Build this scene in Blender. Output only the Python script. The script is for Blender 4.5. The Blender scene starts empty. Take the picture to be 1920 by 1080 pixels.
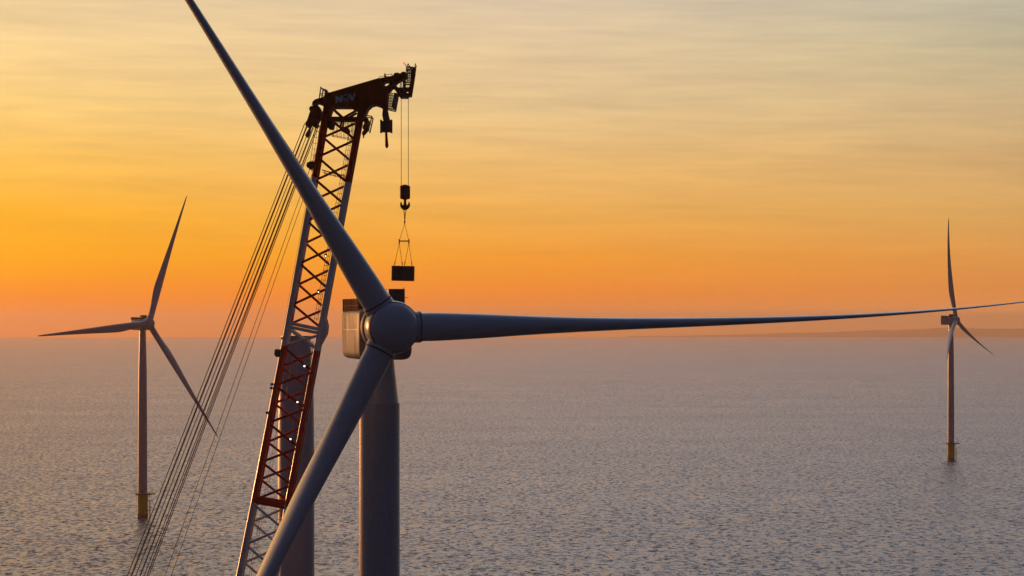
import bpy, bmesh, math, random
from mathutils import Vector, Matrix, Quaternion

random.seed(7)
S = bpy.context.scene
C = S.collection
R = math.radians

# ---------------------------------------------------------------- camera
F = 5200.0            # focal length in photograph pixels (1920 wide)
EYE = 140.0           # drone height above the sea, metres
Y0 = 600.0            # eye level row
cam_d = bpy.data.cameras.new('camera')
cam = bpy.data.objects.new('camera', cam_d); C.objects.link(cam)
cam.location = (0, 0, EYE); cam.rotation_euler = (R(90), 0, 0)
cam_d.sensor_width = 36.0; cam_d.lens = 36.0 * F / 1920.0
cam_d.shift_y = (Y0 - 540.0) / 1920.0
cam_d.clip_start = 1.0; cam_d.clip_end = 200000.0
S.camera = cam

def P(px, py, D):
    return Vector(((px - 960.0) * D / F, D, EYE - (py - Y0) * D / F))

def lin(c):
    out = []
    for v in c[:3]:
        v = v / 255.0
        out.append(v / 12.92 if v <= 0.04045 else ((v + 0.055) / 1.055) ** 2.4)
    return (out[0], out[1], out[2], 1.0)

# ---------------------------------------------------------------- exposure, world, sun
S.view_settings.view_transform = 'Standard'
S.view_settings.look = 'None'
S.view_settings.exposure = 0.0
S.view_settings.gamma = 1.0
S.view_settings.use_curve_mapping = False
S.cycles.max_bounces = 8
S.cycles.volume_bounces = 1
S.cycles.sample_clamp_indirect = 6.0

SUN_AZ, SUN_EL = -43.0, 2.2     # degrees; azimuth from the view axis (+Y), negative = left

W = bpy.data.worlds.new('World'); S.world = W; W.use_nodes = True
nt = W.node_tree; nt.nodes.clear()
def N(t, tree=None, **kw):
    n = (tree or nt).nodes.new(t)
    for k, v in kw.items(): setattr(n, k, v)
    return n
def mth(op, a, b=None, c=None, tree=None, clamp=False):
    T = tree or nt
    n = T.nodes.new('ShaderNodeMath'); n.operation = op; n.use_clamp = clamp
    for i, v in enumerate((a, b, c)):
        if v is None: continue
        if isinstance(v, (int, float)): n.inputs[i].default_value = v
        else: T.links.new(v, n.inputs[i])
    return n.outputs[0]
def maprange(v, a, b, c=0.0, d=1.0, smooth=False, tree=None):
    T = tree or nt
    n = T.nodes.new('ShaderNodeMapRange'); n.clamp = True
    if smooth: n.interpolation_type = 'SMOOTHSTEP'
    T.links.new(v, n.inputs[0])
    for i, x in enumerate((a, b, c, d)): n.inputs[i + 1].default_value = x
    return n.outputs[0]
def mixc(f, a, b, blend='MIX', tree=None):
    T = tree or nt
    n = T.nodes.new('ShaderNodeMix'); n.data_type = 'RGBA'; n.blend_type = blend
    for s, v in ((n.inputs[0], f), (n.inputs[6], a), (n.inputs[7], b)):
        if isinstance(v, (int, float)): s.default_value = v
        elif isinstance(v, tuple): s.default_value = v
        else: T.links.new(v, s)
    return n.outputs[2]

tc = N('ShaderNodeTexCoord')
sep = N('ShaderNodeSeparateXYZ'); nt.links.new(tc.outputs['Generated'], sep.inputs[0])
az = mth('MULTIPLY', mth('ARCTAN2', sep.outputs[0], sep.outputs[1]), 57.29578)
el = mth('MULTIPLY', mth('ARCSINE', sep.outputs[2]), 57.29578)
GP = 0.35
tt = mth('POWER', mth('MAXIMUM', mth('DIVIDE', el, 90.0), 0.0), GP)
def ramp(stops):
    n = N('ShaderNodeValToRGB'); cr = n.color_ramp; cr.interpolation = 'LINEAR'
    st = [((max(e, 0) / 90.0) ** GP, lin(c)) for e, c in stops]
    while len(cr.elements) < len(st): cr.elements.new(0.5)
    for i, (p, c) in enumerate(st):
        cr.elements[i].position = p; cr.elements[i].color = c
    nt.links.new(tt, n.inputs[0]); return n.outputs[0]
rL = ramp([(0, (255,132,25)), (.15, (255,134,15)), (.4, (255,138,5)), (.7, (255,148,0)), (1.3, (255,170,0)), (2.2, (255,180,38)), (3.3, (253,195,88)),
           (4.4, (252,209,125)), (5.5, (245,209,146)), (6.6, (238,208,156)), (8.5, (242,216,188)), (12, (252,218,192)), (20, (255,236,216)), (34, (255,238,222)), (50, (136,138,154)), (65, (84,104,136)), (90, (56,76,110))])
rC = ramp([(0, (255,150,70)), (.15, (250,146,66)), (.4, (252,140,42)), (.7, (251,146,42)), (1.3, (250,160,50)), (2.2, (240,175,84)), (3.3, (238,189,116)),
           (4.4, (234,200,145)), (5.5, (230,201,158)), (6.6, (219,197,168)), (8.5, (222,208,194)), (12, (224,210,210)), (20, (250,250,255)), (34, (252,252,255)), (50, (130,136,156)), (65, (84,104,136)), (90, (56,76,110))])
rR = ramp([(0, (255,172,104)), (.15, (254,168,98)), (.4, (242,152,76)), (.7, (228,144,70)), (1.3, (226,154,76)), (2.2, (218,166,95)), (3.3, (214,173,116)),
           (4.4, (208,180,136)), (5.5, (197,183,148)), (6.6, (190,184,162)), (8.5, (196,192,188)), (12, (198,192,198)), (20, (228,230,242)), (34, (240,243,252)), (50, (124,130,154)), (65, (84,104,136)), (90, (56,76,110))])
rG = ramp([(0, (255,140,40)), (1.0, (255,165,40)), (2.5, (255,196,80)), (5, (250,208,124)), (10, (235,205,150)), (20, (215,196,176)), (34, (170,164,170)), (55, (100,114,140)), (90, (56,76,110))])
rB = ramp([(0, (40,46,60)), (5, (40,50,67)), (15, (38,53,73)), (40, (34,50,76)), (60, (44,62,92)), (90, (56,76,110))])
col = mixc(maprange(az, -95, -30, smooth=True), rB, rG)
col = mixc(maprange(az, -24, -10.5), col, rL)
col = mixc(maprange(az, -10.5, 0.5), col, rC)
col = mixc(maprange(az, 0.5, 10.5), col, rR)
col = mixc(maprange(az, 10.5, 75, smooth=True), col, rB)
# thin cirrus drawn out in long level streaks
def streak(ka, ke, slant, detail, dist, seed):
    e2 = mth('ADD', el, mth('MULTIPLY', az, slant))
    cv = N('ShaderNodeCombineXYZ')
    nt.links.new(mth('MULTIPLY', az, ka), cv.inputs[0]); nt.links.new(mth('MULTIPLY', e2, ke), cv.inputs[1])
    cv.inputs[2].default_value = seed
    n = N('ShaderNodeTexNoise'); n.inputs['Scale'].default_value = 1.0
    n.inputs['Detail'].default_value = detail; n.inputs['Roughness'].default_value = 0.55
    n.inputs['Distortion'].default_value = dist
    nt.links.new(cv.outputs[0], n.inputs['Vector']); return n.outputs[0]
s1 = streak(0.20, 2.6, 0.025, 4.0, 0.35, 3.1)
s2 = streak(0.55, 8.0, 0.010, 3.0, 0.25, 9.4)
s3 = streak(0.12, 0.9, -0.05, 3.0, 0.5, 21.7)
upm = maprange(el, 0.8, 3.6, 0.25, 1.0)
a1 = mth('MULTIPLY', mth('SUBTRACT', s1, 0.5), 0.42)
a2 = mth('MULTIPLY', mth('SUBTRACT', s2, 0.5), 0.20)
a3 = mth('MULTIPLY', mth('SUBTRACT', s3, 0.5), 0.26)
amp = mth('MULTIPLY', mth('ADD', mth('ADD', a1, a2), a3), upm)
gain = mth('ADD', amp, 1.0)
gv = N('ShaderNodeCombineXYZ')
nt.links.new(gain, gv.inputs[0]); nt.links.new(gain, gv.inputs[1])
nt.links.new(mth('ADD', mth('MULTIPLY', amp, 0.55), 1.0), gv.inputs[2])
vm = N('ShaderNodeVectorMath', operation='MULTIPLY')
nt.links.new(col, vm.inputs[0]); nt.links.new(gv.outputs[0], vm.inputs[1])
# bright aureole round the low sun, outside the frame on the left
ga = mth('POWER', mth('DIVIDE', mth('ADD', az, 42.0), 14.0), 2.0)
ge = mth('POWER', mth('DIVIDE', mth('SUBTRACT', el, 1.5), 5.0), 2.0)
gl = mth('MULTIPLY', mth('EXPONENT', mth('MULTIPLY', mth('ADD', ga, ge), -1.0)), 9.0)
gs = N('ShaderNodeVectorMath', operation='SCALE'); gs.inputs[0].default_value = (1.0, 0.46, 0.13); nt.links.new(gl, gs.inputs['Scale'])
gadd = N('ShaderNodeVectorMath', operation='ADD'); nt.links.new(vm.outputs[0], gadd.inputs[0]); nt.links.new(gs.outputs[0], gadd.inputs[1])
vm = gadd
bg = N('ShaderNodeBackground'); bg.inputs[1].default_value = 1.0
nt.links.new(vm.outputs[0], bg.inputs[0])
wo = N('ShaderNodeOutputWorld'); nt.links.new(bg.outputs[0], wo.inputs[0])

sd = bpy.data.lights.new('sun', 'SUN'); sd.energy = 1.8; sd.angle = R(3.0); sd.color = (1.0, 0.40, 0.14)
sun = bpy.data.objects.new('sun', sd); C.objects.link(sun)
dv = Vector((math.sin(R(SUN_AZ)) * math.cos(R(SUN_EL)), math.cos(R(SUN_AZ)) * math.cos(R(SUN_EL)), math.sin(R(SUN_EL))))
sun.rotation_euler = (-dv).to_track_quat('-Z', 'Y').to_euler()
sun.location = (0, 0, 400)

# ---------------------------------------------------------------- materials
def paint(name, rgb, rough=0.4, coat=0.0, metal=0.0, var=0.06, scale=0.6, streaky=True, spec=0.5):
    m = bpy.data.materials.new(name); m.use_nodes = True
    T = m.node_tree; b = T.nodes['Principled BSDF']
    g = N('ShaderNodeTexCoord', T)
    mp = N('ShaderNodeMapping', T); mp.inputs['Scale'].default_value = (1, 1, 0.25) if streaky else (1, 1, 1)
    T.links.new(g.outputs['Object'], mp.inputs[0])
    n = N('ShaderNodeTexNoise', T); n.inputs['Scale'].default_value = scale; n.inputs['Detail'].default_value = 6
    T.links.new(mp.outputs[0], n.inputs['Vector'])
    f = maprange(n.outputs[0], 0.3, 0.7, tree=T)
    dark = tuple(v * (1 - var * 2.2) for v in rgb) + (1,)
    lite = tuple(min(1, v * (1 + var)) for v in rgb) + (1,)
    T.links.new(mixc(f, dark, lite, tree=T), b.inputs['Base Color'])
    T.links.new(maprange(n.outputs[0], 0.3, 0.7, rough * 1.15, rough * 0.85, tree=T), b.inputs['Roughness'])
    b.inputs['Metallic'].default_value = metal
    b.inputs['Coat Weight'].default_value = coat
    b.inputs['Coat Roughness'].default_value = 0.15
    b.inputs['Specular IOR Level'].default_value = spec
    return m
M_WHITE = paint('white_turbine_paint', (0.47, 0.50, 0.53), 0.24, var=0.02, scale=0.08)
M_GLOSS = paint('satin_nacelle_paint', (0.30, 0.30, 0.29), 0.58, coat=0.0, var=0.14, scale=0.45, spec=0.3)
M_TOWER = paint('grey_tower_paint', (0.40, 0.43, 0.48), 0.30, var=0.05, scale=0.12)
M_TOWER2 = paint('bare_tower_paint', (0.40, 0.42, 0.46), 0.34, var=0.05, scale=0.12)
M_YELLOW = paint('yellow_foundation_paint', (1.0, 0.52, 0.0), 0.55, var=0.08, scale=0.4)
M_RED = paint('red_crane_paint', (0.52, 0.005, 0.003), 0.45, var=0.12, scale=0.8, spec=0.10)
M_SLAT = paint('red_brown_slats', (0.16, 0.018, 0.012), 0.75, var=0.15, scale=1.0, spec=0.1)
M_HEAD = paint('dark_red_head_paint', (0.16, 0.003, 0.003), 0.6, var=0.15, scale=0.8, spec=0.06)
M_RED2 = paint('glossy_red_crane_paint', (0.60, 0.006, 0.003), 0.26, coat=0.5, var=0.1, scale=0.8, spec=0.5)
M_GREY = paint('pale_crane_paint', (0.68, 0.66, 0.64), 0.3, var=0.1, scale=0.8)
M_DARK = paint('dark_steel', (0.035, 0.032, 0.032), 0.5, var=0.2, scale=1.5)
M_STEEL = paint('galvanised_steel', (0.20, 0.19, 0.18), 0.45, metal=0.4, var=0.15, scale=2)
M_RUBBER = paint('black_seal', (0.02, 0.02, 0.022), 0.6, var=0.1)
M_ROPE = paint('wire_rope', (0.36, 0.12, 0.05), 0.6, var=0.2, scale=3)
M_LOGO = paint('grey_lettering', (0.62, 0.64, 0.66), 0.45, var=0.05, scale=3)
M_GROWTH = paint('dark_splash_zone', (0.03, 0.028, 0.025), 0.6, var=0.3, scale=1)
M_CRATE = paint('dark_container_steel', (0.045, 0.035, 0.045), 0.5, var=0.2, scale=1.2)
M_FLOOR = paint('grating', (0.10, 0.06, 0.03), 0.6, var=0.2, scale=2)

M_LAMP = bpy.data.materials.new('lit_lamp'); M_LAMP.use_nodes = True
_b = M_LAMP.node_tree.nodes['Principled BSDF']
_b.inputs['Emission Color'].default_value = (1.0, 0.86, 0.62, 1); _b.inputs['Emission Strength'].default_value = 3.5
M_AVI = bpy.data.materials.new('red_beacon'); M_AVI.use_nodes = True
_b = M_AVI.node_tree.nodes['Principled BSDF']
_b.inputs['Base Color'].default_value = (0.5, 0.02, 0.01, 1)
_b.inputs['Emission Color'].default_value = (1.0, 0.08, 0.04, 1); _b.inputs['Emission Strength'].default_value = 2.0

# sea
M_SEA = bpy.data.materials.new('sea_water'); M_SEA.use_nodes = True
T = M_SEA.node_tree; b = T.nodes['Principled BSDF']
b.inputs['Base Color'].default_value = (0.03, 0.05, 0.068, 1)
b.inputs['Roughness'].default_value = 0.22
b.inputs['IOR'].default_value = 1.34
g = N('ShaderNodeNewGeometry', T)
def sea_noise(scale, sx, sy, rot, detail, dist=0.0, color=False):
    mp = N('ShaderNodeMapping', T); mp.inputs['Scale'].default_value = (sx, sy, 1.0)
    mp.inputs['Rotation'].default_value = (0, 0, R(rot))
    T.links.new(g.outputs['Position'], mp.inputs[0])
    n = N('ShaderNodeTexNoise', T); n.inputs['Scale'].default_value = scale
    n.inputs['Detail'].default_value = detail; n.inputs['Roughness'].default_value = 0.68
    n.inputs['Distortion'].default_value = dist
    T.links.new(mp.outputs[0], n.inputs['Vector']); return n.outputs[1 if color else 0]
# slopes of the waves, as a field of facets: chop of a few metres, swell of some tens
def slope(src, ax, ay):
    a = N('ShaderNodeVectorMath', T, operation='SUBTRACT'); T.links.new(src, a.inputs[0]); a.inputs[1].default_value = (.5, .5, .5)
    b2 = N('ShaderNodeVectorMath', T, operation='MULTIPLY'); T.links.new(a.outputs[0], b2.inputs[0]); b2.inputs[1].default_value = (ax, ay, 0)
    return b2.outputs[0]
s_chop = slope(sea_noise(0.36, 0.75, 0.38, -4, 6.0, 0.5, True), 1.2, 2.1)
s_swell = slope(sea_noise(0.03, 1.0, 0.5, 10, 2.0, 0.3, True), 0.15, 0.10)
va = N('ShaderNodeVectorMath', T, operation='ADD'); T.links.new(s_chop, va.inputs[0]); T.links.new(s_swell, va.inputs[1])
lane = maprange(sea_noise(0.0035, 0.5, 1.0, 25, 4.0, 0.8), 0.36, 0.64, 0.95, 1.04, tree=T)
vs = N('ShaderNodeVectorMath', T, operation='SCALE'); T.links.new(va.outputs[0], vs.inputs[0]); T.links.new(lane, vs.inputs['Scale'])
vb = N('ShaderNodeVectorMath', T, operation='ADD'); T.links.new(vs.outputs[0], vb.inputs[0]); vb.inputs[1].default_value = (0, -0.15, 1)   # tilt added to the normals towards the camera so the sea reflects higher sky
vn = N('ShaderNodeVectorMath', T, operation='NORMALIZE'); T.links.new(vb.outputs[0], vn.inputs[0])
T.links.new(vn.outputs[0], b.inputs['Normal'])
# wind-ruffled patches: gloss varies over hundreds of metres
pt = sea_noise(0.004, 0.6, 1.0, 20, 4.0, 0.6)
T.links.new(maprange(pt, 0.35, 0.65, 0.20, 0.26, tree=T), b.inputs['Roughness'])

M_HILL = paint('coast_scrub', (0.06, 0.06, 0.045), 0.9, var=0.2, scale=0.002, streaky=False)

# ---------------------------------------------------------------- mesh helpers
class MB:
    def __init__(s): s.bm = bmesh.new()
    def _frame(s, d):
        d = d.normalized()
        a = Vector((0, 0, 1)) if abs(d.z) < 0.9 else Vector((1, 0, 0))
        x = d.cross(a).normalized(); return x, d.cross(x).normalized()
    def tube(s, p0, p1, r0, r1=None, seg=8, cap=True):
        return s.path([p0, p1], [r0, r0 if r1 is None else r1], seg, cap)
    def path(s, pts, rad, seg=8, cap=True):
        pts = [Vector(p) for p in pts]
        if isinstance(rad, (int, float)): rad = [rad] * len(pts)
        x, y = s._frame(pts[-1] - pts[0]); rings = []
        for i, p in enumerate(pts):
            a = pts[max(i - 1, 0)]; c = pts[min(i + 1, len(pts) - 1)]
            d = (c - a).normalized()
            y2 = (y - d * y.dot(d)).normalized(); x2 = y2.cross(d).normalized()
            rings.append([s.bm.verts.new(p + (x2 * math.cos(6.283185 * k / seg) + y2 * math.sin(6.283185 * k / seg)) * rad[i]) for k in range(seg)])
        s.loft(rings, cap); return s
    def loft(s, rings, cap=True, closed=True):
        n = len(rings[0])
        for a, b_ in zip(rings, rings[1:]):
            for k in range(n if closed else n - 1):
                s.bm.faces.new((a[k], a[(k + 1) % n], b_[(k + 1) % n], b_[k]))
        if cap:
            s.bm.faces.new(list(reversed(rings[0]))); s.bm.faces.new(rings[-1])
    def lathe(s, prof, o, d, seg=48, cap=True):
        o = Vector(o); d = Vector(d).normalized(); x, y = s._frame(d); rings = []
        for a, r in prof:
            rings.append([s.bm.verts.new(o + d * a + (x * math.cos(6.283185 * k / seg) + y * math.sin(6.283185 * k / seg)) * max(r, 0.002)) for k in range(seg)])
        s.loft(rings, cap); return s
    def box(s, c, sx, sy, sz, ax=None, bev=0.0):
        c = Vector(c); X, Y, Z = ax if ax else (Vector((1, 0, 0)), Vector((0, 1, 0)), Vector((0, 0, 1)))
        v = {}
        for i in (-1, 1):
            for j in (-1, 1):
                for k in (-1, 1): v[i, j, k] = s.bm.verts.new(c + X * (i * sx / 2) + Y * (j * sy / 2) + Z * (k * sz / 2))
        fs = []
        for q in (((-1,-1,-1),(-1,-1,1),(-1,1,1),(-1,1,-1)), ((1,-1,-1),(1,1,-1),(1,1,1),(1,-1,1)), ((-1,-1,-1),(1,-1,-1),(1,-1,1),(-1,-1,1)),
                  ((-1,1,-1),(-1,1,1),(1,1,1),(1,1,-1)), ((-1,-1,-1),(-1,1,-1),(1,1,-1),(1,-1,-1)), ((-1,-1,1),(1,-1,1),(1,1,1),(-1,1,1))):
            fs.append(s.bm.faces.new([v[t] for t in q]))
        if bev > 0:
            es = list({e for f in fs for e in f.edges})
            bmesh.ops.bevel(s.bm, geom=es, offset=bev, segments=2, affect='EDGES', profile=0.5)
        return s
    def prism(s, pts, depth):            # pts: front outline (Vectors on one y), extruded along +Y
        a = [s.bm.verts.new(p) for p in pts]; b_ = [s.bm.verts.new(Vector(p) + Vector((0, depth, 0))) for p in pts]
        n = len(a); s.bm.faces.new(a); s.bm.faces.new(list(reversed(b_)))
        for k in range(n): s.bm.faces.new((a[k], b_[k], b_[(k + 1) % n], a[(k + 1) % n]))
        return s
    def build(s, name, mat, parent=None, o=Vector((0, 0, 0)), smooth=30):
        bmesh.ops.remove_doubles(s.bm, verts=s.bm.verts, dist=0.0005)
        bmesh.ops.recalc_face_normals(s.bm, faces=s.bm.faces)
        for v in s.bm.verts: v.co -= o
        me = bpy.data.meshes.new(name); 
        if smooth:
            lim = R(smooth)
            for f in s.bm.faces: f.smooth = True
            for e in s.bm.edges:
                if len(e.link_faces) == 2 and e.calc_face_angle(0) > lim: e.smooth = False
        s.bm.to_mesh(me); s.bm.free()
        me.materials.append(mat)
        ob = bpy.data.objects.new(name, me); C.objects.link(ob)
        if parent is not None: ob.parent = parent
        else: ob.location = o
        return ob
def tag(o, label=None, cat=None, group=None, kind=None):
    if label: o['label'] = label
    if cat: o['category'] = cat
    if group: o['group'] = group
    if kind: o['kind'] = kind
    return o
def empty(name, loc):
    e = bpy.data.objects.new(name, None); C.objects.link(e); e.location = loc; e.empty_display_size = 2; return e

# ---------------------------------------------------------------- sea, far coast
RE2 = 2 * 7.4e6                       # earth curvature with refraction
def sea_z(d): return -d * d / RE2
m = MB(); seg = 256; rr = [0.0]; r = 60.0
while r < 58000: rr.append(r); r *= 1.045
rings = [[m.bm.verts.new((rad * math.sin(6.283185 * k / seg), rad * math.cos(6.283185 * k / seg), sea_z(rad))) for k in range(seg)] for rad in rr[1:]]
m.loft(rings, cap=False)
c0 = m.bm.verts.new((0, 0, 0))
for k in range(seg): m.bm.faces.new((c0, rings[0][k], rings[0][(k + 1) % seg]))
sea = m.build('sea', M_SEA, smooth=0)
for p in sea.data.polygons: p.use_smooth = True
tag(sea, kind='structure')

m = MB(); D = 57000.0; fr, md, bk = [], [], []
for i in range(121):
    px = 1180 + i * 10.0
    t = min(1, max(0, (px - 1230) / 560.0)); t = t * t * (3 - 2 * t)
    hh = 616.6 + 1.3 * math.sin(px * .013) + 0.7 * math.sin(px * .041 + 1) + 0.35 * math.sin(px * .11)
    hh = 631.5 + (hh - 631.5) * (0.12 + 0.88 * t)
    top = P(px, hh, D)
    fr.append(m.bm.verts.new((top.x * .985, D - 1500, sea_z(D) - 12))); md.append(m.bm.verts.new(top)); bk.append(m.bm.verts.new((top.x * 1.03, D + 2500, sea_z(D) - 40)))
m.loft([fr, md, bk], cap=False, closed=False)
tag(m.build('hills', M_HILL, smooth=0), kind='structure')

# ---------------------------------------------------------------- wind turbines
PROF = [  # radius from hub centre, chord, thickness, airfoil blend, twist (deg)
    (2.6, 4.30, 4.30, 0, 0), (6, 4.28, 4.26, 0, 0), (10, 4.35, 4.05, .15, 4), (14, 4.75, 3.75, .4, 7), (18, 5.25, 3.35, .65, 8.5), (23, 5.8, 2.85, .9, 8.5),
    (28, 5.9, 2.45, 1, 7.5), (34, 5.5, 2.05, 1, 6), (40, 5.0, 1.75, 1, 5), (47, 4.4, 1.45, 1, 4), (54, 3.8, 1.18, 1, 3), (62, 3.2, .9, 1, 2),
    (70, 2.65, .66, 1, 1.2), (78, 2.1, .46, 1, .5), (85, 1.65, .33, 1, 0), (91, 1.25, .24, 1, -.5), (95, .9, .17, 1, -1), (97.3, .5, .1, 1, -1), (98.3, .12, .04, 1, -1)]
def blade_mesh(hub, up, h, n, phi, lean, pitch, bend_t, bend_n, pw, L=98.3, wid=1.0, mir=1):
    u0 = up * math.cos(R(phi)) + h * math.sin(R(phi))
    t0 = h * math.cos(R(phi)) - up * math.sin(R(phi))        # clockwise tangent
    u = (u0 * math.cos(R(lean)) + n * math.sin(R(lean))).normalized()
    nn = (n * math.cos(R(lean)) - u0 * math.sin(R(lean))).normalized()
    m = MB(); rings = []; SEG = 44; st = []
    NP = len(PROF)
    for k in range(NP - 1):       # smooth curve through the stations
        p0, p1, p2, p3 = PROF[max(k - 1, 0)], PROF[k], PROF[k + 1], PROF[min(k + 2, NP - 1)]
        ns = 6 if k < 12 else 3
        for j in range(ns):
            t = j / ns; row_ = []
            for i in range(5):
                if i == 0: row_.append(p1[0] + (p2[0] - p1[0]) * t); continue
                d = p2[0] - p1[0]
                m1 = (p2[i] - p0[i]) / max(p2[0] - p0[0], 1e-6) * d; m2 = (p3[i] - p1[i]) / max(p3[0] - p1[0], 1e-6) * d
                if k == 0 or k == NP - 2: m1 = m2 = p2[i] - p1[i]
                v = (2*t**3 - 3*t*t + 1) * p1[i] + (t**3 - 2*t*t + t) * m1 + (-2*t**3 + 3*t*t) * p2[i] + (t**3 - t*t) * m2
                row_.append(max(v, 0.02) if i in (1, 2) else (min(max(v, 0), 1) if i == 3 else v))
            st.append(row_)
    st.append(list(PROF[-1]))
    for r_, ch, th, w, tw in st:
        f = r_ / 98.3
        c = hub + u * (r_ * L / 98.3) + t0 * (bend_t * f ** pw) + nn * (bend_n * f ** pw)
        an = R((pitch + tw) * 1.0)
        cd = (t0 * math.cos(an) + nn * math.sin(an)) * mir
        td = (nn * math.cos(an) - t0 * math.sin(an))
        ring = []
        for k in range(SEG):
            q = 6.283185 * k / SEG; xx = math.cos(q); yy = math.sin(q)
            fac = (1 - w) + w * 1.18 * (0.16 + 0.84 * ((1 + xx) / 2) ** 0.62)
            ring.append(m.bm.verts.new(c + cd * ((xx * 0.5 - 0.18 * w) * ch * (wid if w > .3 else 1)) + td * (yy * 0.5 * th * fac)))
        rings.append(ring)
    m.loft(rings); return m, u

def turbine(name, label, px, D, hub_py, theta, blades, overhang, lp_side=1, main=False, tower_r=(2.2, 2.95, 3.12), wid=1.0, mat=M_WHITE, tw_mat=M_TOWER, L=98.3):
    x = (px - 960) * D / F
    zs = sea_z(D)
    O = Vector((x, D, zs))
    hz = EYE - (hub_py - Y0) * D / F
    root = empty(name, O)
    tag(root, label, 'wind turbine', 'offshore wind turbines standing in the sea')
    up = Vector((0, 0, 1)); n = Vector((math.sin(R(theta)), -math.cos(R(theta)), 0)); h = Vector((math.cos(R(theta)), math.sin(R(theta)), 0))
    B = Vector((x, D, 0)); hub = B + n * overhang + up * hz
    r_top, r_neck, r_low = tower_r
    ztop = hz - 4.6
    # tower: lower cans, then tapered top can
    m = MB(); zb = 17.0 + zs
    prof = [(zb, r_low * 1.02), (60, r_low), (ztop - 34, r_low), (ztop - 6.9, r_low * .995)]
    if not main: r_low = 3.3; prof = [(zb, r_low), (60, r_low * .97), (ztop - 30, r_low * .9), (ztop, r_top)]
    m.lathe(prof, B, up, 64)
    tw = m.build('tower', tw_mat, root, O)
    if main:
        m = MB(); m.lathe([(ztop - 6.9 + .01, r_neck), (ztop, r_top)], B, up, 64); m.build('tower_top', M_WHITE, tw, O)
    for zz in (ztop - 34, ztop - 66):
        rf = r_low if main else (r_low * (.97 - .07 * (zz - 60) / max(1, ztop - 90)) if zz < ztop - 30 else r_low * .9)
        m = MB(); m.lathe([(zz - .08, rf * .96), (zz - .08, rf + .03), (zz + .08, rf + .03), (zz + .08, rf * .96)], B, up, 64, cap=False)
        m.build('flange', tw_mat, tw, O)
    m = MB(); m.box(B + Vector((0.3, -r_low - .06, zb + 1.4)), 1.0, .16, 2.3, bev=.03); m.build('door', M_DARK, tw, O)
    # foundation
    rt = r_low * 1.03 if main else 3.75
    m = MB(); m.lathe([(zs + 2.6, rt), (zb, rt)], B, up, 48)
    tp = m.build('transition_piece', M_YELLOW, root, O)
    m = MB(); m.lathe([(zs - 8, rt + .06), (zs + 2.6, rt + .06)], B, up, 48); m.build('splash_zone', M_GROWTH, tp, O)
    m = MB(); m.lathe([(zb - 1.0, r_low * .9), (zb - 1.0, r_low + 2.2), (zb + .05, r_low + 2.2), (zb + .05, r_low * .9)], B, up, 40, cap=False)
    m.box(B + Vector((r_low + 3.3, 0, zb - .3)), 4.6, 4.4, .7)
    wp = m.build('work_platform', M_FLOOR, tp, O)
    m = MB()
    for k in range(24):
        a = 6.283185 * k / 24; q = B + Vector((math.cos(a) * (r_low + 2.1), math.sin(a) * (r_low + 2.1), zb))
        if not (k < 3 or k > 21): m.tube(q, q + up * 1.1, .05, seg=5)
    pts = [B + Vector((math.cos(6.283185 * k / 24) * (r_low + 2.1), math.sin(6.283185 * k / 24) * (r_low + 2.1), zb + 1.1)) for k in range(2, 23)]
    for a, c in zip(pts, pts[1:]): m.tube(a, c, .05, seg=5)
    X1 = r_low + 5.0
    for yy in (-2.1, 2.1): m.tube(B + Vector((r_low + 1, yy, zb + 1.1)), B + Vector((X1, yy, zb + 1.1)), .05, seg=5)
    m.tube(B + Vector((X1, -2.1, zb + 1.1)), B + Vector((X1, 2.1, zb + 1.1)), .05, seg=5)
    for yy in (-2.1, -.7, .7, 2.1): m.tube(B + Vector((X1, yy, zb)), B + Vector((X1, yy, zb + 1.1)), .05, seg=5)
    m.build('railing', M_YELLOW, tp, O)
    m = MB(); q = B + Vector((r_low + 3.6, -1.2, zb)); m.path([q, q + up * 3.2, q + up * 4.6 + Vector((-1.0, 0, 0)), q + up * 5.2 + Vector((-2.6, 0, 0))], [.2, .17, .14, .1], 8)
    m.build('davit', M_DARK, tp, O)
    m = MB()
    for yy in (-1.0, 1.0):
        m.tube(B + Vector((r_low + 1.9, yy, zs - 3)), B + Vector((r_low + 1.9, yy, zs + 11)), .22, seg=8)
        m.tube(B + Vector((r_low + 1.9, yy, zs + 11)), B + Vector((r_low, yy, zs + 12.5)), .2, seg=8)
        m.tube(B + Vector((r_low + 1.9, yy, zs + 5)), B + Vector((r_low, yy, zs + 5)), .2, seg=8)
    for k in range(34): m.tube(B + Vector((r_low + 1.3, -.35, zs + k * .5)), B + Vector((r_low + 1.3, .35, zs + k * .5)), .04, seg=5)
    for yy in (-.35, .35): m.tube(B + Vector((r_low + 1.3, yy, zs - 1)), B + Vector((r_low + 1.3, yy, zb)), .07, seg=6)
    m.build('boat_landing', M_YELLOW, tp, O)
    # nacelle: rounded box lofted along the rotor axis
    m = MB(); rings = []
    cz = hz - 1.1; ax = (h, n, up)
    def sec(a, w_, h_, z, ex):
        o = B + n * a + up * z; ring = []
        for k in range(48):
            t = 6.283185 * k / 48; cx, sy = math.cos(t), math.sin(t)
            nar = 1 - .13 * max(0, -sy) ** 1.4
            ring.append(m.bm.verts.new(o + h * (math.copysign(abs(cx) ** (2 / ex), cx) * w_ / 2 * nar) + up * (math.copysign(abs(sy) ** (2 / ex), sy) * h_ / 2)))
        return ring
    secs = [(-9.5, 7.3, 6.9, cz + .1, 9), (-9.3, 7.9, 7.3, cz + .05, 10), (-8.9, 8.1, 7.5, cz, 11), (-2, 8.2, 7.6, cz, 11), (4.5, 8.2, 7.6, cz, 11), (4.95, 8.05, 7.4, cz, 10), (5.2, 7.7, 7.1, cz, 9)]
    rings = [sec(*q) for q in secs]; m.loft(rings)
    nc = m.build('nacelle', M_GLOSS if main else mat, root, O)
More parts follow.
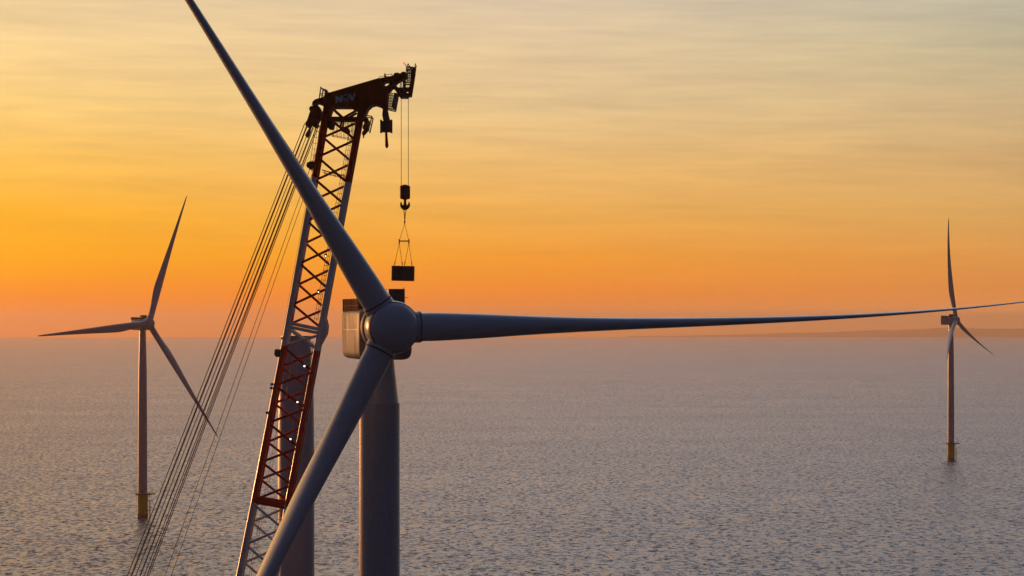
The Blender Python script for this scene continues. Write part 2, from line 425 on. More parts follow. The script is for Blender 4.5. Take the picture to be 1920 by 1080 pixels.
    if main:
        m = MB()
        for side in (-1, 1):
            m.box(B + n * -2.2 + h * (side * 4.105) + up * (hz - .35), .03, 13.0, .06, ax)
            pass
            for a_ in (-6.4, -2.2, 1.8): m.box(B + n * a_ + h * (side * 4.106) + up * (hz + .9), .03, .06, 2.5, ax)
        m.build('panel_seam', M_STEEL, nc, O)
    m = MB(); m.lathe([(5.0, 3.5), (5.1, 3.9), (6.0, 4.05), (6.7, 3.9), (6.75, 3.4)], B + up * hz, n, 64); m.build('generator_ring', M_GLOSS if main else mat, nc, O)
    m = MB(); m.lathe([(6.5, 3.3), (7.6, 3.3)], B + up * hz, n, 48); m.build('bearing_gap', M_RUBBER, nc, O)
    top = cz + 3.75
    m = MB(); m.box(B + n * 0.5 + h * (2.2 if main else .2) + up * (top + 1.5), 2.5 if main else 3.2, 4.2, 3.3, ax, bev=.08); m.build('roof_cabinet', M_DARK, nc, O)
    # louvred cooler / rail screen over the rear
    m = MB()
    La, Lb = -9.0, 3.3 if main else -4.5
    for side in (-1, 1):
        k = La
        if side == 1: Lb = -4.5
        while k < Lb:
            q = B + n * k + h * (side * 3.85) + up * (top - .25)
            m.box(q + up * .95, .09, .34 if main else .3, 1.95, ax); k += .72
        m.box(B + n * ((La + Lb) / 2) + h * (side * 3.85) + up * (top + 1.62), .12, Lb - La, .12, ax)
        m.box(B + n * ((La + Lb) / 2) + h * (side * 3.85) + up * (top + .62), .1, Lb - La, .1, ax)
    k = -3.8
    while k < 3.85:
        m.box(B + n * La + h * k + up * (top + .7), .34, .09, 1.95, ax); k += .72
    m.build('roof_screen', M_SLAT, nc, O)
    m = MB(); m.box(B + n * -5.6 + up * (top + .65), 7.0, 6.4, 1.5, ax, bev=.1)
    m.build('cooler', M_DARK, nc, O)
    m = MB()
    q = B + n * -4.5 + h * -2.6 + up * (top + 1.0); m.tube(q, q + up * 2.0, .05, seg=6); m.tube(q + up * 1.5 - h * .5, q + up * 1.5 + h * .5, .04, seg=6); m.build('wind_vane', M_STEEL, nc, O); m = MB()
    q = B + n * 1.0 + h * 2.6 + up * (top + 1.0); m.tube(q, q + up * 1.2 + h * 1.1, .06, seg=6); m.tube(q + up * .6, q + up * 2.4 + h * 1.1, .05, seg=6); m.tube(q + up * 1.0, q + up * .8 + h * 1.7, .05, seg=6)
    m.build('wind_vane', M_STEEL, nc, O)
    # hub / spinner
    m = MB()
    prof = [(-2.9, 3.15), (-2.8, 3.5), (-2.2, 3.75), (-1.0, 3.92), (0.2, 3.98), (1.0, 3.96), (1.6, 3.86), (2.3, 3.55), (2.9, 3.08), (3.5, 2.25), (3.85, 1.3), (3.98, .3), (3.985, 0)]
    m.lathe(prof, hub, n, 64)
    hb = m.build('hub', mat, root, O)
    if main:
        m = MB(); m.lathe([(1.93, 3.68), (1.98, 3.78), (2.08, 3.74), (2.10, 3.62)], hub, n, 96, cap=False); m.build('spinner_seam', M_RUBBER, hb, O)
    for bl in blades:
        phi, lean, pitch, bt, bn, pw = bl
        m, u = blade_mesh(hub, up, h, n, phi, lean, pitch, bt, bn, pw, L=L, wid=wid)
        bo = m.build('blade', mat, root, O, smooth=60)
        m = MB(); m.lathe([(2.2, 2.34), (3.95, 2.34), (4.02, 2.26)], hub, u, 48, cap=False); m.build('root_collar', mat, bo, O)
        m = MB(); m.lathe([(4.03, 2.24), (4.03, 2.34), (4.2, 2.34), (4.2, 2.1)], hub, u, 48, cap=False); m.build('root_seal', M_RUBBER, bo, O)
        m = MB(); m.lathe([(4.21, 2.1), (4.21, 2.27), (4.42, 2.27), (4.42, 2.1)], hub, u, 48, cap=False); m.build('pitch_ring', mat, bo, O)
    return root

dl = lambda p: 3.0 - 6.0 * math.cos(R(p))
turbine('wind_turbine', 'nearest wind turbine, its huge hub right of the crane boom, one blade level', 711, 421, 613.5, 14.0,
        [(-32.3, 1, 90, -1.0, .5, 3.5), (89.2, 2, 84, -3.0, .5, 4.0), (207.7, 3, 100, -1.0, .5, 3.5)], 9.6, main=True, L=104.0)
turbine('wind_turbine', 'distant wind turbine on the far left on a yellow base, one blade level', 267.5, 1970, 606, 42.6,
        [(21, dl(25), 0, 0, 1.5, 2.5), (148, 6, 0, 0, 2.5, 2.5), (265, 3, 0, 0, 2.5, 2.5)], 7.6)
turbine('wind_turbine', 'farthest wind turbine at the right edge seen side on with its rotor to the right', 1783, 2781, 600, 65.5,
        [(-1, -8.0, 82, 0, 7.5, 2.3), (111, 4.2, 82, 0, 7.0, 2.3), (247, 6.2, 82, 0, 6.0, 2.3)], 5.2, wid=.9, L=102.5)

# bare tower waiting on the vessel beside the crane
D = 468.0; k = D / F
O = Vector(((555 - 960) * k, D, 0))
root = empty('turbine_tower', O); tag(root, 'bare grey tower section without nacelle standing behind the red crane boom', 'turbine tower')
zt = EYE - (632 - Y0) * k
m = MB(); m.lathe([(18, 35 * k), (zt - 20, 34.4 * k), (zt - 8.6, 33 * k)], Vector((O.x, D, 0)), (0, 0, 1), 64); a = m.build('tower_section', M_TOWER2, root, O)
m = MB(); m.lathe([(zt - 8.59, 32.6 * k), (zt, 27 * k)], Vector((O.x, D, 0)), (0, 0, 1), 64); m.build('tapered_top', M_TOWER2, a, O)
m = MB(); m.lathe([(zt + .005, 20 * k), (zt + .005, 28.3 * k), (zt + .2, 28.3 * k), (zt + .2, 20 * k)], Vector((O.x, D, 0)), (0, 0, 1), 64); m.build('top_flange', M_STEEL, root, O)

# ---------------------------------------------------------------- crane
DC = 445.0; KC = DC / F
DF, DR = DC - 2.2, DC + 2.2          # front and rear lattice planes
def Q(px, py, y=None):               # point of the crane, metric, in the boom's own upright plane
    v = P(px, py, DC)
    if y is not None: v.y = y
    return v
def interp(tab, y):
    for (y0, x0), (y1, x1) in zip(tab, tab[1:]):
        if y <= y1: return x0 + (x1 - x0) * (y - y0) / (y1 - y0)
    (y0, x0), (y1, x1) = tab[-2:]; return x0 + (x1 - x0) * (y - y0) / (y1 - y0)
LT = [(185, 616.5), (215, 611), (600, 546.5), (700, 521), (850, 496), (940, 478), (1080, 451.5), (2300, 205)]
RT = [(185, 682), (215, 677), (600, 605), (740, 580.5), (850, 559.5), (940, 542), (1080, 514), (2300, 283)]
def Lx(y): return interp(LT, y)
def Rx(y): return interp(RT, y)
OC = Vector((Q(240, 2250).x, DC, 22.0))
crane = empty('lattice_boom_crane', OC)
tag(crane, 'red and white lattice boom crane leaning right with lettering on its angled head', 'crane')
def row(y): return (Lx(y), y, Rx(y + 8), y + 8)
def section(name, mat, lmat, ys, ystart_l, yend_l, ystart_r, yend_r, label, lr=.2):
    m = MB()
    for yy in (DF, DR):
        m.tube(Q(Lx(ystart_l), ystart_l, yy), Q(Lx(yend_l), yend_l, yy), .46, seg=14)
        m.tube(Q(Rx(ystart_r), ystart_r, yy), Q(Rx(yend_r), yend_r, yy), .46, seg=14)
    sec = m.build(name, mat, crane, OC); sec['label'] = label
    m = MB()
    for i, (a, c) in enumerate(zip(ys, ys[1:])):
        la, ra = Q(Lx(a), a), Q(Rx(a + 8), a + 8); lc, rc = Q(Lx(c), c), Q(Rx(c + 8), c + 8)
        def at(v, y): w_ = v.copy(); w_.y = y; return w_
        f, r_ = (DF, DR) if i % 2 == 0 else (DR, DF)
        m.tube(at(la, f), at(rc, f), lr, seg=8)
        m.tube(at(lc, r_), at(ra, r_), lr, seg=8)
        # side faces
        m.tube(at(la, DF), at(lc, DR), lr * .8, seg=6)
        m.tube(at(ra, DR), at(rc, DF), lr * .8, seg=6)
    m.build('lacing', lmat, sec, OC)
    return sec
ys0 = [217, 256, 296, 336]
sA = section('boom_section', M_RED, M_RED, ys0, 192, 333, 190, 342, 'red top section of the boom')
sB = section('boom_section', M_GREY, M_RED, [336, 375, 415, 455, 494.4, 533, 571, 606], 333.2, 647, 342.2, 657, 'pale boom section, its lacing coloured red for backlight bleed')  # red on this lacing stands in for backlight bleeding round pale bars
sC = section('boom_section', M_RED2, M_RED, [650, 688, 722, 757, 792, 830, 865, 900, 936], 647.2, 940, 657.2, 948, 'red boom section above the water')
ys = [943]; 
while ys[-1] < 2200: ys.append(ys[-1] + 38)
sD = section('boom_section', M_GREY, M_GREY, ys, 940.2, 2250, 948.2, 2255, 'pale grey bottom section of the boom')
# the knee between sections
m = MB()
for yy in (DF, DR):
    m.tube(Q(Lx(606), 606, yy), Q(Rx(618), 618, yy), .26, seg=10); m.tube(Q(Lx(613), 613, yy), Q(Rx(625), 625, yy), .24, seg=10)
    m.tube(Q(Lx(616), 616, yy), Q(Rx(655), 655, yy), .2, seg=8); m.tube(Q(Lx(648), 648, yy), Q(Rx(628), 628, yy), .2, seg=8)
    m.path([Q(Rx(598) + 3, 598, yy), Q(Rx(612) + 7, 612, yy), Q(Rx(625) + 7.5, 625, yy), Q(Rx(645) + 2, 645, yy)], [.35, .5, .5, .35], 10)
m.tube(Q(Lx(606), 606, DF), Q(Lx(606), 606, DR), .25); m.tube(Q(Rx(618), 618, DF), Q(Rx(618), 618, DR), .25)
m.build('boom_knee', M_GREY, crane, OC)
m = MB()
for yy in (DF, DR):
    m = MB(); m.tube(Q(Lx(933), 933, yy), Q(Rx(944), 944, yy), .22, seg=8); m.tube(Q(Lx(939), 939, yy), Q(Rx(951), 951, yy), .26, seg=8)
    m.build('cross_beam', M_RED, crane, OC)
m = MB()
for yy in (DF, DR):
    m = MB(); m.tube(Q(612, 223.5, yy), Q(672, 224, yy), .28, seg=8)
    m.tube(Q(626, 206, yy), Q(646, 224, yy), .2, seg=8); m.tube(Q(668, 210, yy), Q(640, 226, yy), .2, seg=8)
    m.tube(Q(643, 224, yy), Q(640, 243, yy), .16, seg=6)
    m.build('cross_beam', M_HEAD, crane, OC)
# head: heavy box girder
def poly(pts, y0, y1, name, mat, par=None, smooth=25):
    m = MB(); m.prism([Q(a, b_, y0) for a, b_ in pts], y1 - y0); return m.build(name, mat, par or crane, OC, smooth=smooth)
HO = [(609,206),(608,196),(601,192),(598,189),(593,192),(591,197),(595,205),(588,203),(587,196),(593,189),(600,186.5),(612,183),(615,178.5),(618,177),(632,173),(652,167),(673,161),(692,155),(712,149.5),(722,147.5),(732,145),(738,143),(746,143),(752,143),
      (757,147),(752,152),(745,157),(739,163),(733,170),(729,178),(727,190),(727,204),(718,204.5),(714,200.5),(705,197.5),(698,199),(691,205),(687,214),(683,220),(672,220),(672,208.5),(664,207),(660,203),(640,202.8),(625,203),(622,210),(619,218),(606,218)]
HO = [(609,218),(609,203),(605,197),(597,194),(592,195),(590,199),(587,199),(588,193),(593,188.5),(600,186.5),(612,183),(615,178.5),(618,177),(632,173),(652,167),(673,161),(692,155),(712,149.5),(722,147.5),(730,145.2),(730,152),(727,154.5),(723,154.5),(720.5,157),(720.5,161),(723,163.5),(727,163.5),
      (731,160),(736,166),(730,172),(727,180),(727,204),(718,204.5),(714,200.5),(705,197.5),(698,199),(691,205),(687,214),(683,222),(672,222),(672,208.5),(664,207),(660,203),(640,202.8),(625,203),(622,210),(619,220)]
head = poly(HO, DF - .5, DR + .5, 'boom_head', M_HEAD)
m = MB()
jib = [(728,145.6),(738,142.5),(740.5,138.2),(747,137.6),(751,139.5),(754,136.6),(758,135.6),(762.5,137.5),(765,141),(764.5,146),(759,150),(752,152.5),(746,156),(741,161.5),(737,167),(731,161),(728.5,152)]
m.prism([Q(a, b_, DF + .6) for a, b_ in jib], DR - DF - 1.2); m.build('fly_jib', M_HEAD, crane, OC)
# top edge plates and stiffeners on the head
m = MB()
for a, c in (((618,177.5),(712,149.9)), ((625,202.2),(660,202.4))):
    m.tube(Q(a[0], a[1], DF - .55), Q(c[0], c[1], DF - .55), .1, seg=6)
for px_, t_, b_ in ((618,178,205),(676,161,212),(700,154,197),(716,150,202)):
    m.tube(Q(px_, t_ + 1, DF - .52), Q(px_ - 1, b_, DF - .52), .07, seg=6)
m.build('stiffener', M_HEAD, head, OC)
# lettering: N, a ring with a swoosh, V
def letter(pts, m, ox, oy, rot, sc):
    q = []
    for a, b_ in pts:
        a *= sc; b_ *= sc
        q.append(Q(ox + a * math.cos(rot) + b_ * math.sin(rot), oy - b_ * math.cos(rot) * 1.0 - a * -math.sin(rot) * -1.0, DF - .58))
    return q
m = MB(); ra = R(8.5)
def plate(pts):
    q = []
    for a, b_ in pts:      # a right, b up, in photo pixels from the lettering's lower left
        q.append(Q(631.5 + a * math.cos(ra) - b_ * math.sin(ra) * .35, 195.8 - a * math.sin(ra) - b_ * math.cos(ra), DF - .60))
    m.prism(q, .07)
plate([(0,0),(3.4,0),(3.4,7.2),(8.6,0),(12.2,0),(12.2,13.2),(8.8,13.2),(8.8,6.4),(3.8,13.2),(-.8,13.2),(0,9)])
cx_, cy_ = 19.6, 6.8
for s0, s1 in ((0.5, 3.35), (3.65, 6.6)):
    o_, i_ = [], []
    for j in range(15):
        t = s0 + (s1 - s0) * j / 14 - .2
        o_.append((cx_ + 7.4 * math.cos(t), cy_ + 6.9 * math.sin(t))); i_.append((cx_ + 4.9 * math.cos(t), cy_ + 4.5 * math.sin(t)))
    for j in range(14): plate([o_[j], o_[j + 1], i_[j + 1], i_[j]])
for j in range(8):
    a0, a1 = -4.6 + j * 1.15, -4.6 + (j + 1) * 1.15
    f = lambda a: -1.2 + .06 * a * a + .22 * a
    plate([(cx_ + a0, cy_ + f(a0) - .9), (cx_ + a1, cy_ + f(a1) - .9), (cx_ + a1, cy_ + f(a1) + .9), (cx_ + a0, cy_ + f(a0) + .9)])
plate([(25.4,13.2),(29.0,13.2),(31.3,5.5),(34.6,13.2),(38.4,13.2),(33.0,0),(29.6,0)])
m.build('lettering', M_LOGO, head, OC)
# sheave cluster on the left
def disc(m, px_, py_, rpx, y0, y1, seg=20):
    c = Q(px_, py_, y0); m.lathe([(0, rpx * KC * .35), (0, rpx * KC), ((y1 - y0), rpx * KC), ((y1 - y0), rpx * KC * .35)], c, (0, 1, 0), seg)
m = MB()
cl = [(588,203),(590,198),(596,197),(601,203),(603,213),(602,222),(597,230),(594,237),(588,238),(585,234),(580,240),(576,238),(574,232),(578,226),(580,219),(583,210)]
m.prism([Q(a, b_, DF + .2) for a, b_ in cl], DR - DF - .4)
for a, b_, r_ in ((587,206,5.5),(597,209,6),(592,220,7.5),(583,227,5),(592,234,5),(579,235,4.5)):
    disc(m, a, b_, r_, DF - .2, DF + .15); disc(m, a, b_, r_, DR - .15, DR + .2)
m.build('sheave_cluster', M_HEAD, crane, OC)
m = MB(); m.path([Q(583, 236), Q(581, 242), Q(578, 249), Q(576.5, 254), Q(577.5, 258)], [.14, .2, .32, .42, .18], 8); m.build('rope_socket', M_DARK, crane, OC)
m = MB()
m.tube(Q(604, 224), Q(594, 224), .18, seg=6)
for pts in ([(616,225),(627,225),(628,234),(626,243),(618,243),(613,238)],):
    m.prism([Q(a, b_, DF + 1) for a, b_ in pts], 2.2)
m.build('hoist_winch', M_DARK, crane, OC)
m = MB(); m.prism([Q(a, b_, DF + 1.2) for a, b_ in [(646,241),(653,240),(657,247),(655,252),(648,250),(640,246)]], 1.6); m.build('sheave_bracket', M_DARK, crane, OC)
# platform with sheaves on the right of the neck
m = MB(); m.prism([Q(a, b_, DF + .4) for a, b_ in [(684,221),(690,222),(693,228),(692,238),(690,246),(684,253),(680,254),(680,249),(684,244),(681,238),(684,232)]], 2.6)
disc(m, 687, 228, 4.5, DF + .1, DF + .4); disc(m, 686, 241, 5, DF + .1, DF + .4); m.build('sheave_bracket', M_HEAD, crane, OC)
m = MB()
m.tube(Q(698.5, 220, DF), Q(692, 248, DF), .11, seg=6); m.tube(Q(698.5, 220, DR), Q(692, 248, DR), .11, seg=6)
m.tube(Q(686, 218, DF), Q(698.5, 220, DF), .1, seg=6); m.tube(Q(686, 218, DR), Q(698.5, 220, DR), .1, seg=6)
for j in range(5): m.tube(Q(698 - j * 1.5, 223 + j * 6, DF), Q(690, 222 + j * 6, DF), .05, seg=5)
for j in range(3): m.tube(Q(698.5 - j * 3, 220 + j * 13, DF), Q(698.5 - j * 3, 220 + j * 13, DR), .06, seg=5)
m.tube(Q(682, 254), Q(681.5, 259), .12, seg=6); m.build('access_platform', M_STEEL, crane, OC)
# head railings and ladders
def rail(m, pts, y, r_=.045):
    v = [Q(a, b_, y) for a, b_ in pts]
    for a, c in zip(v, v[1:]): m.tube(a, c, r_, seg=5)
def cross(m, pts, ya, yb, r_=.06):
    for a, b_ in pts: m.tube(Q(a, b_, ya), Q(a, b_, yb), r_, seg=5)
m = MB()
for yy in (DF - .3, DR + .3):
    rail(m, [(617,180),(614,171),(605,168),(603,165)], yy, r_=.09); rail(m, [(603,165),(600,187)], yy); rail(m, [(614,171),(612,184)], yy, r_=.22)
    rail(m, [(602,177),(613,178)], yy); rail(m, [(600,181.5),(612,183)], yy); rail(m, [(604,168),(601,186)], yy, r_=.06)
cross(m, [(603,166),(608,168.5),(614,171),(602,177)], DF - .3, DR + .3)
m.build('guard_rail', M_STEEL, crane, OC)
m = MB()
for yy in (DF - .3, DR + .3):
    rail(m, [(722,147),(722.5,140),(724,144),(724,147)], yy, r_=.09); rail(m, [(723,142.5),(736,142)], yy); rail(m, [(736,139),(736,143)], yy); rail(m, [(712,149),(713,146.5),(722,145)], yy)
cross(m, [(723,142.5),(736,142)], DF - .3, DR + .3, .05)
m.build('guard_rail', M_STEEL, crane, OC)
# tip mast: slanted frame with caged platforms
m = MB()
for yy in (DF + .5, DR - .5):
    m.path([Q(777.5, 128, yy), Q(775, 147, yy), Q(769.5, 181, yy)], .2, 8)
    m.path([Q(775, 127, yy), Q(772.4, 147, yy), Q(767.5, 178, yy)], .14, 8)
cross(m, [(776.5,130),(775,147),(770,176)], DF + .5, DR - .5, .12)
m.prism([Q(a, b_, DF + .5) for a, b_ in [(775.2,128),(778.2,129),(778,141),(775.4,148),(770.5,180),(767.6,178),(772,150)]], .5)
m.prism([Q(a, b_, DR - 1) for a, b_ in [(775.2,128),(778.2,129),(778,141),(775.4,148),(770.5,180),(767.6,178),(772,150)]], .5)
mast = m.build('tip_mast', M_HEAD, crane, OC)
m = MB()
for yy in (DF + .3, DR - .3):
    rail(m, [(763,127.5),(776,128.5)], yy, r_=.13); rail(m, [(764,126),(766,121.5),(768,125.5),(770,127)], yy, r_=.08); rail(m, [(763,127.5),(761.5,136)], yy)
    for yb in (131, 134.5, 140, 143.5, 149, 156, 161): rail(m, [(763 if yb < 150 else 758.5, yb), (774.5 - (yb - 130) * .14, yb + .8)], yy, r_=.055 if yb not in (134.5, 156) else .1)
    for xb in (763.5, 766.5, 769.8, 772.5): rail(m, [(xb, 128), (xb - 1.5, 158)], yy, r_=.05)
    rail(m, [(758.5,150),(757,171)], yy, r_=.16); rail(m, [(752,152),(751,168)], yy, r_=.06); rail(m, [(779.5,121.5),(778.5,130)], yy, r_=.08); rail(m, [(778.5,122),(781,122.5)], yy, r_=.08); rail(m, [(779.3,121),(777.8,141)], yy)
cross(m, [(763,127.5),(766,121.5),(776,128.5),(762,140),(758.5,156),(758,171)], DF + .3, DR - .3, .05)
rail(m, [(757.8,118.6),(763.3,127)], DC, r_=.06)
m.build('guard_rail', M_STEEL, mast, OC)
m = MB(); m.lathe([(-.18, .02), (-.12, .14), (.1, .16), (.2, .02)], Q(757.5, 118.4), (0, 0, 1), 12); m.build('warning_beacon', M_AVI, mast, OC)
m = MB()
for yy in (DF + .6, DR - .6):
    m.path([Q(736, 160, yy), Q(742, 165, yy), Q(746, 170, yy), Q(750, 178, yy)], .3, 8)
    m.tube(Q(745, 168, yy), Q(769, 168.5, yy), .24, seg=8); m.tube(Q(758, 150, yy), Q(758, 172, yy), .2, seg=8)
m.prism([Q(a, b_, DF + .8) for a, b_ in [(748,175.5),(754,173),(764,175),(770,178),(769.5,182),(766,182),(766,184.5),(751,184.5),(750,182),(747.5,180)]], DR - DF - 1.6)
disc(m, 758.7, 170, 4.2, DC - .5, DC + .5)
m.build('tip_sheave_block', M_DARK, crane, OC)
# small basket under the head
m = MB()
for yy in (DF + .3, DR - .3):
    rail(m, [(727,172),(726,204),(741,207.5),(746.5,177)], yy, r_=.1); rail(m, [(743,176),(738,204)], yy, r_=.28)
    for j in range(6): rail(m, [(727, 176 + j * 5), (743 - j, 178 + j * 5)], yy, r_=.06)
    for xb in (731, 735): rail(m, [(xb, 172), (xb - 2, 204)], yy, r_=.05)
for p_ in ((727,172),(726,204),(741,207.5),(734,206)): m.tube(Q(p_[0], p_[1], DF + .3), Q(p_[0], p_[1], DR - .3), .07, seg=5)
m.build('maintenance_basket', M_STEEL, crane, OC)
# boxes clamped to the left chord
m = MB(); m.prism([Q(a, b_, DF + .6) for a, b_ in [(577,306),(582,303.5),(594,304),(594,318),(586,320),(581,317.5),(576.5,312)]], 2.4); disc(m, 582, 311, 6, DF + .2, DF + .6); m.build('rope_guide', M_DARK, crane, OC)
m = MB(); m.prism([Q(a, b_, DF - .2) for a, b_ in [(517,656),(520,654),(527,655),(528,669),(520,669),(516.5,665)]], 3); m.build('rope_guide', M_DARK, crane, OC)
m = MB()
for b_ in (720, 727, 773, 634):
    m = MB(); m.box(Q(Lx(b_) - 6.2, b_, DF + .2), .42, .5, .4, bev=.05); m.build('rope_clamp', M_DARK, crane, OC)
# ladder with safety hoops along the boom: left outside at the top, inside the right chord lower down
def ladder(m, x_of, y0, y1, wpx, yy, step=6.5, r_=.038):
    a = y0
    m.tube(Q(x_of(y0), y0, yy), Q(x_of(y1), y1, yy), r_, seg=5); m.tube(Q(x_of(y0) + wpx, y0 + 1, yy), Q(x_of(y1) + wpx, y1 + 1, yy), r_, seg=5)
    m.tube(Q(x_of(y0) + wpx * .5, y0 + 1, yy + .5), Q(x_of(y1) + wpx * .5, y1 + 1, yy + .5), r_ * .8, seg=5)
    while a < y1:
        m.tube(Q(x_of(a), a, yy), Q(x_of(a) + wpx, a + 1, yy), r_, seg=5); a += step
m = MB(); ladder(m, lambda y: Lx(y) - 15 - (y - 235) * -.03, 236, 322, 8, DF + 1, 11); m.build('caged_ladder', M_STEEL, crane, OC)
m = MB(); ladder(m, lambda y: Rx(y) - 15, 228, 600, 7, DF + .9, 9); m.build('caged_ladder', M_STEEL, crane, OC)
m = MB(); ladder(m, lambda y: Rx(y) - 14, 640, 930, 6, DF + .9, 9); m.build('caged_ladder', M_STEEL, crane, OC)
m = MB(); ladder(m, lambda y: Rx(y) - 15, 955, 1200, 8, DF + .9, 9); m.build('caged_ladder', M_STEEL, crane, OC)
m = MB()
for yy in (DF + .5, DR - .5):
    m.tube(Q(620, 254, yy), Q(662, 262, yy), .045, seg=5); m.tube(Q(618, 229, yy), Q(668, 227, yy), .05, seg=5); m.tube(Q(618, 234, yy), Q(668, 232, yy), .04, seg=5)
    for xb in range(625, 668, 7): m.tube(Q(xb, 228, yy), Q(xb - .5, 255 + (xb - 620) * .19, yy), .04, seg=5)
cross(m, [(625,229),(646,228.5),(667,227),(625,255),(660,261.5)], DF + .5, DR - .5, .05)
m.build('catwalk', M_STEEL, crane, OC)
m = MB()
for yy in (DF + .5, DR - .5):
    m.tube(Q(604, 319, yy), Q(650, 331, yy), .05, seg=5); m.tube(Q(606, 324, yy), Q(649, 335, yy), .04, seg=5)
    for j in range(5): m.tube(Q(610 + j * 9, 320 + j * 2.4, yy), Q(609 + j * 9, 327 + j * 2.4, yy), .04, seg=5)
cross(m, [(605,319.3),(628,325.3),(649,330.7)], DF + .5, DR - .5, .05)
m.build('catwalk', M_STEEL, crane, OC)
# hoist rope running down inside the boom, next to the left chord
m = MB()
m.tube(Q(Lx(640) - 9, 640, DC), Q(Lx(333) - 9, 333, DC), .03, seg=5)
m.tube(Q(Lx(1300) + 17, 1300, DC + .6), Q(Lx(660) + 15, 660, DC + .6), .035, seg=5); m.tube(Q(Lx(1300) + 22, 1300, DC - .6), Q(Lx(660) + 21, 660, DC - .6), .035, seg=5)
m.build('hoist_rope', M_ROPE, crane, OC)
for a, b_ in ((573, 686), (560, 753), (547, 822), (612.5, 481), (599, 548)):
    big = b_ > 600
    m = MB(); c = Q(a, b_, DF - .45)
    m.box(c + Vector((0, .22, .12)), .42, .2, .6, bev=.04); lb = m.build('work_lamp', M_STEEL, crane, OC)
    m = MB(); m.lathe([(0, .02), (.05, .12 if big else .08), (.12, .13 if big else .09)], c, (0, 1, 0), 14); m.build('lamp_glass', M_LAMP, lb, OC)
# luffing and pendant ropes to the lower left
ropes = [(573.5, 233, 241.5, DF - .1, .055), (575, 233, 244.5, DR, .055), (577.5, 235, 247.5, DF + .3, .05), (584, 238, 257, DF, .05), (586, 238, 260.5, DR, .055),
         (588.5, 238, 264, DF + .6, .05), (590.5, 238, 267.5, DR + .3, .055), (594, 238, 276, DC - .4, .065), (595.5, 238, 278, DC + .8, .055)]
for x0, y0, x1, yy, r_ in ropes:
    k = (2150 - y0) / (1080 - y0)
    m = MB(); m.tube(Q(x0, y0, yy), Q(x0 + (x1 - x0) * k, 2150, yy), r_ * 1.35, seg=6); m.build('pendant_rope', M_ROPE, crane, OC)
for x0, x1, yy in ((601, 309.5, DC - .3), (607, 320.5, DC + .6)):
    m = MB(); k = (2150 - 262) / (1080 - 262.); m.tube(Q(x0, 262, yy), Q(x0 + (x1 - x0) * k, 2150, yy), .045, seg=5); m.build('tugger_line', M_ROPE, crane, OC)

# ---------------------------------------------------------------- what hangs from the crane
# main hook block on two falls
o = Q(759, 392)
hk = empty('hook_block', o); tag(hk, 'dark hook block with double hook hanging on two long ropes from the crane tip', 'hook block')
m = MB(); m.box(Q(759.4, 360.5), 19 * KC, 1.3, 26 * KC, bev=.28)
m.box(Q(759.4, 360.5), 8 * KC, 1.5, 28 * KC, bev=.1); body = m.build('block_housing', M_RED, hk, o)
for yy in (-.70, .70):
    m = MB(); m.box(Q(759.4, 360.5, DC + yy), 12.5 * KC, .12, 20 * KC, bev=.03); m.build('side_plate', M_DARK, body, o)
m = MB(); m.tube(Q(759.4, 373.5), Q(759.4, 382), .22, seg=10)
for s in (-1, 1):
    pts = [Q(759.4, 389.2)]; 
    rr_ = [.42]
    for j in range(1, 9):
        t = R(90 - j * 14.5); pts.append(Q(759.4 + s * 7.6 * math.cos(t), 382.0 + 7.6 * math.sin(t))); rr_.append(.42 - .042 * j)
    m.path(pts, rr_, 8)
m.path([Q(759.4, 381), Q(759.4, 389)], [.22, .42], 10)
m.build('double_hook', M_DARK, hk, o)
for x in (752.3, 765.6):
    m = MB(); m.tube(Q(x, 348.5), Q(x, 183), .05, seg=6); m.build('hoist_rope', M_ROPE, hk, o)
# storage (whip) block parked under the head
o = Q(725, 277)
hk = empty('hook_block', o); tag(hk, 'small auxiliary block parked under the crane head with its shank pointing down', 'hook block')
m = MB(); m.prism([Q(a, b_, DC - .8) for a, b_ in [(718,205.5),(727,205.5),(729,216),(731,224),(733,227),(719,227),(717,216)]], 1.6); m.build('hanger', M_DARK, hk, o)
m = MB(); m.box(Q(724.3, 237.5), 18 * KC, 1.6, 21 * KC, bev=.2)
for x in (714.5, 734): m.box(Q(x, 237, DC), 3.4 * KC, 1.1, 25 * KC, bev=.06)
m.box(Q(716, 244), 5 * KC, 1.2, 5 * KC, bev=.05)
m.build('block_housing', M_DARK, hk, o)
m = MB(); m.path([Q(724, 247), Q(724.5, 258), Q(725, 268), Q(725.3, 274), Q(725.4, 278)], [.2, .22, .26, .3, .1], 10); m.build('hook_shank', M_RED, hk, o)
# sling set with spreader bar
o = Q(759, 452)
sl = empty('lifting_sling', o); tag(sl, 'thin lifting slings with a short spreader bar between hook and container', 'lifting sling', None)
m = MB()
for x in (755.4, 757.8, 760.8, 763.2): m.tube(Q(x, 388), Q(759.0, 410), .035, seg=5)
m.build('top_sling', M_ROPE, sl, o)
m = MB(); m.path([Q(759, 405), Q(759, 408), Q(758.8, 412), Q(758.7, 416), Q(758.6, 420)], [.06, .14, .06, .15, .05], 8); m.build('shackle', M_DARK, sl, o)
m = MB()
m.tube(Q(758.6, 419), Q(749, 451), .035, seg=5); m.tube(Q(758.6, 419), Q(766.5, 451), .035, seg=5); m.build('sling_leg', M_ROPE, sl, o)
m = MB(); m.tube(Q(747.8, 452), Q(767.5, 452), .1, seg=8); m.tube(Q(748.6, 448.5), Q(748.6, 457), .11, seg=8); m.tube(Q(766.6, 448.5), Q(766.6, 457), .11, seg=8); m.build('spreader_bar', M_RED, sl, o)
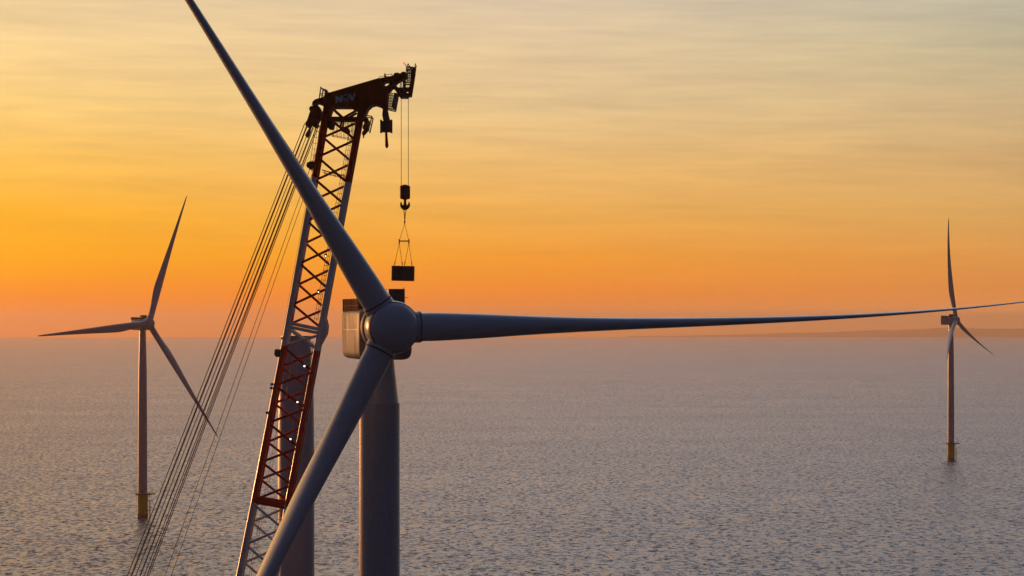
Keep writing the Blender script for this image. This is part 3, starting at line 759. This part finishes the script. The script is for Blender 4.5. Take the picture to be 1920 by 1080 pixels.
for (a, c, yy) in (((748.6,456),(740,498),-1.0), ((748.6,456),(754.3,498),1.0), ((766.6,456),(758.9,498),-1.0), ((766.6,456),(772.3,498.5),1.0)):
    m = MB(); e_ = Q(c[0], c[1] - .4, DC + yy); m.tube(Q(a[0], a[1]), e_, .035, seg=5); m.path([e_, e_ + (Q(a[0], a[1]) - e_) * .14, e_ + (Q(a[0], a[1]) - e_) * .2], [.06, .09, .03], 6); m.build('sling_leg', M_ROPE, sl, o)
# container
o = Q(756, 527)
ct = empty('container', o); tag(ct, 'small dark lifting container with ribbed sides hanging in slings above the nacelle', 'container')
ta = R(1.2); X = Vector((math.cos(ta), 0, -math.sin(ta))); Z = Vector((math.sin(ta), 0, math.cos(ta))); Yv = Vector((0, 1, 0)); c = Q(755.7, 512.7)
cw, chh, cd_ = 42 * KC, 28 * KC, 2.4
m = MB(); m.box(c, cw - .16, cd_ - .16, chh - .16, (X, Yv, Z))
body = m.build('body', M_CRATE, ct, o)
m = MB()
for sy in (-1, 1):
    m = MB()
    for i in range(13):
        m.box(c + X * (-cw / 2 + .26 + i * (cw - .52) / 12) + Yv * (sy * (cd_ / 2 - .06)), .10, .09, chh - .34, (X, Yv, Z))
    m.build('ribbed_panel', M_CRATE, body, o)
m = MB(); t_ = .13
for sy in (-1, 1):
    for sz in (-1, 1): m.box(c + Yv * (sy * (cd_ / 2 - t_ / 2 + .01)) + Z * (sz * (chh / 2 - t_ / 2)), cw, t_, t_, (X, Yv, Z))
    for sx in (-1, 1): m.box(c + Yv * (sy * (cd_ / 2 - t_ / 2 + .01)) + X * (sx * (cw / 2 - t_ / 2)), t_ - .01, t_, chh - 2 * t_, (X, Yv, Z))
for sx in (-1, 1):
    for sz in (-1, 1): m.box(c + X * (sx * (cw / 2 - t_ / 2)) + Z * (sz * (chh / 2 - t_ / 2)), t_ - .012, cd_ - 2 * t_, t_ - .012, (X, Yv, Z))
m.build('frame', M_RED, ct, o)

# ---------------------------------------------------------------- haze
m = MB(); zt, zb_ = 262.0, sea_z(58000) - 12.0
m.box(Vector((0, 0, (zt + zb_) / 2)), 122000, 122000, zt - zb_)
MH = bpy.data.materials.new('sea_haze'); MH.use_nodes = True; T = MH.node_tree; T.nodes.clear()
pv = N('ShaderNodeVolumePrincipled', T); pv.inputs['Color'].default_value = (1.0, 0.65, 0.40, 1); pv.inputs['Density'].default_value = 3.5e-5
pv.inputs['Anisotropy'].default_value = 0.6
ou = N('ShaderNodeOutputMaterial', T); T.links.new(pv.outputs[0], ou.inputs['Volume'])
hz_ = m.build('haze', MH, smooth=0); tag(hz_, 'thin warm haze over the sea at sunset', 'haze', kind='stuff')
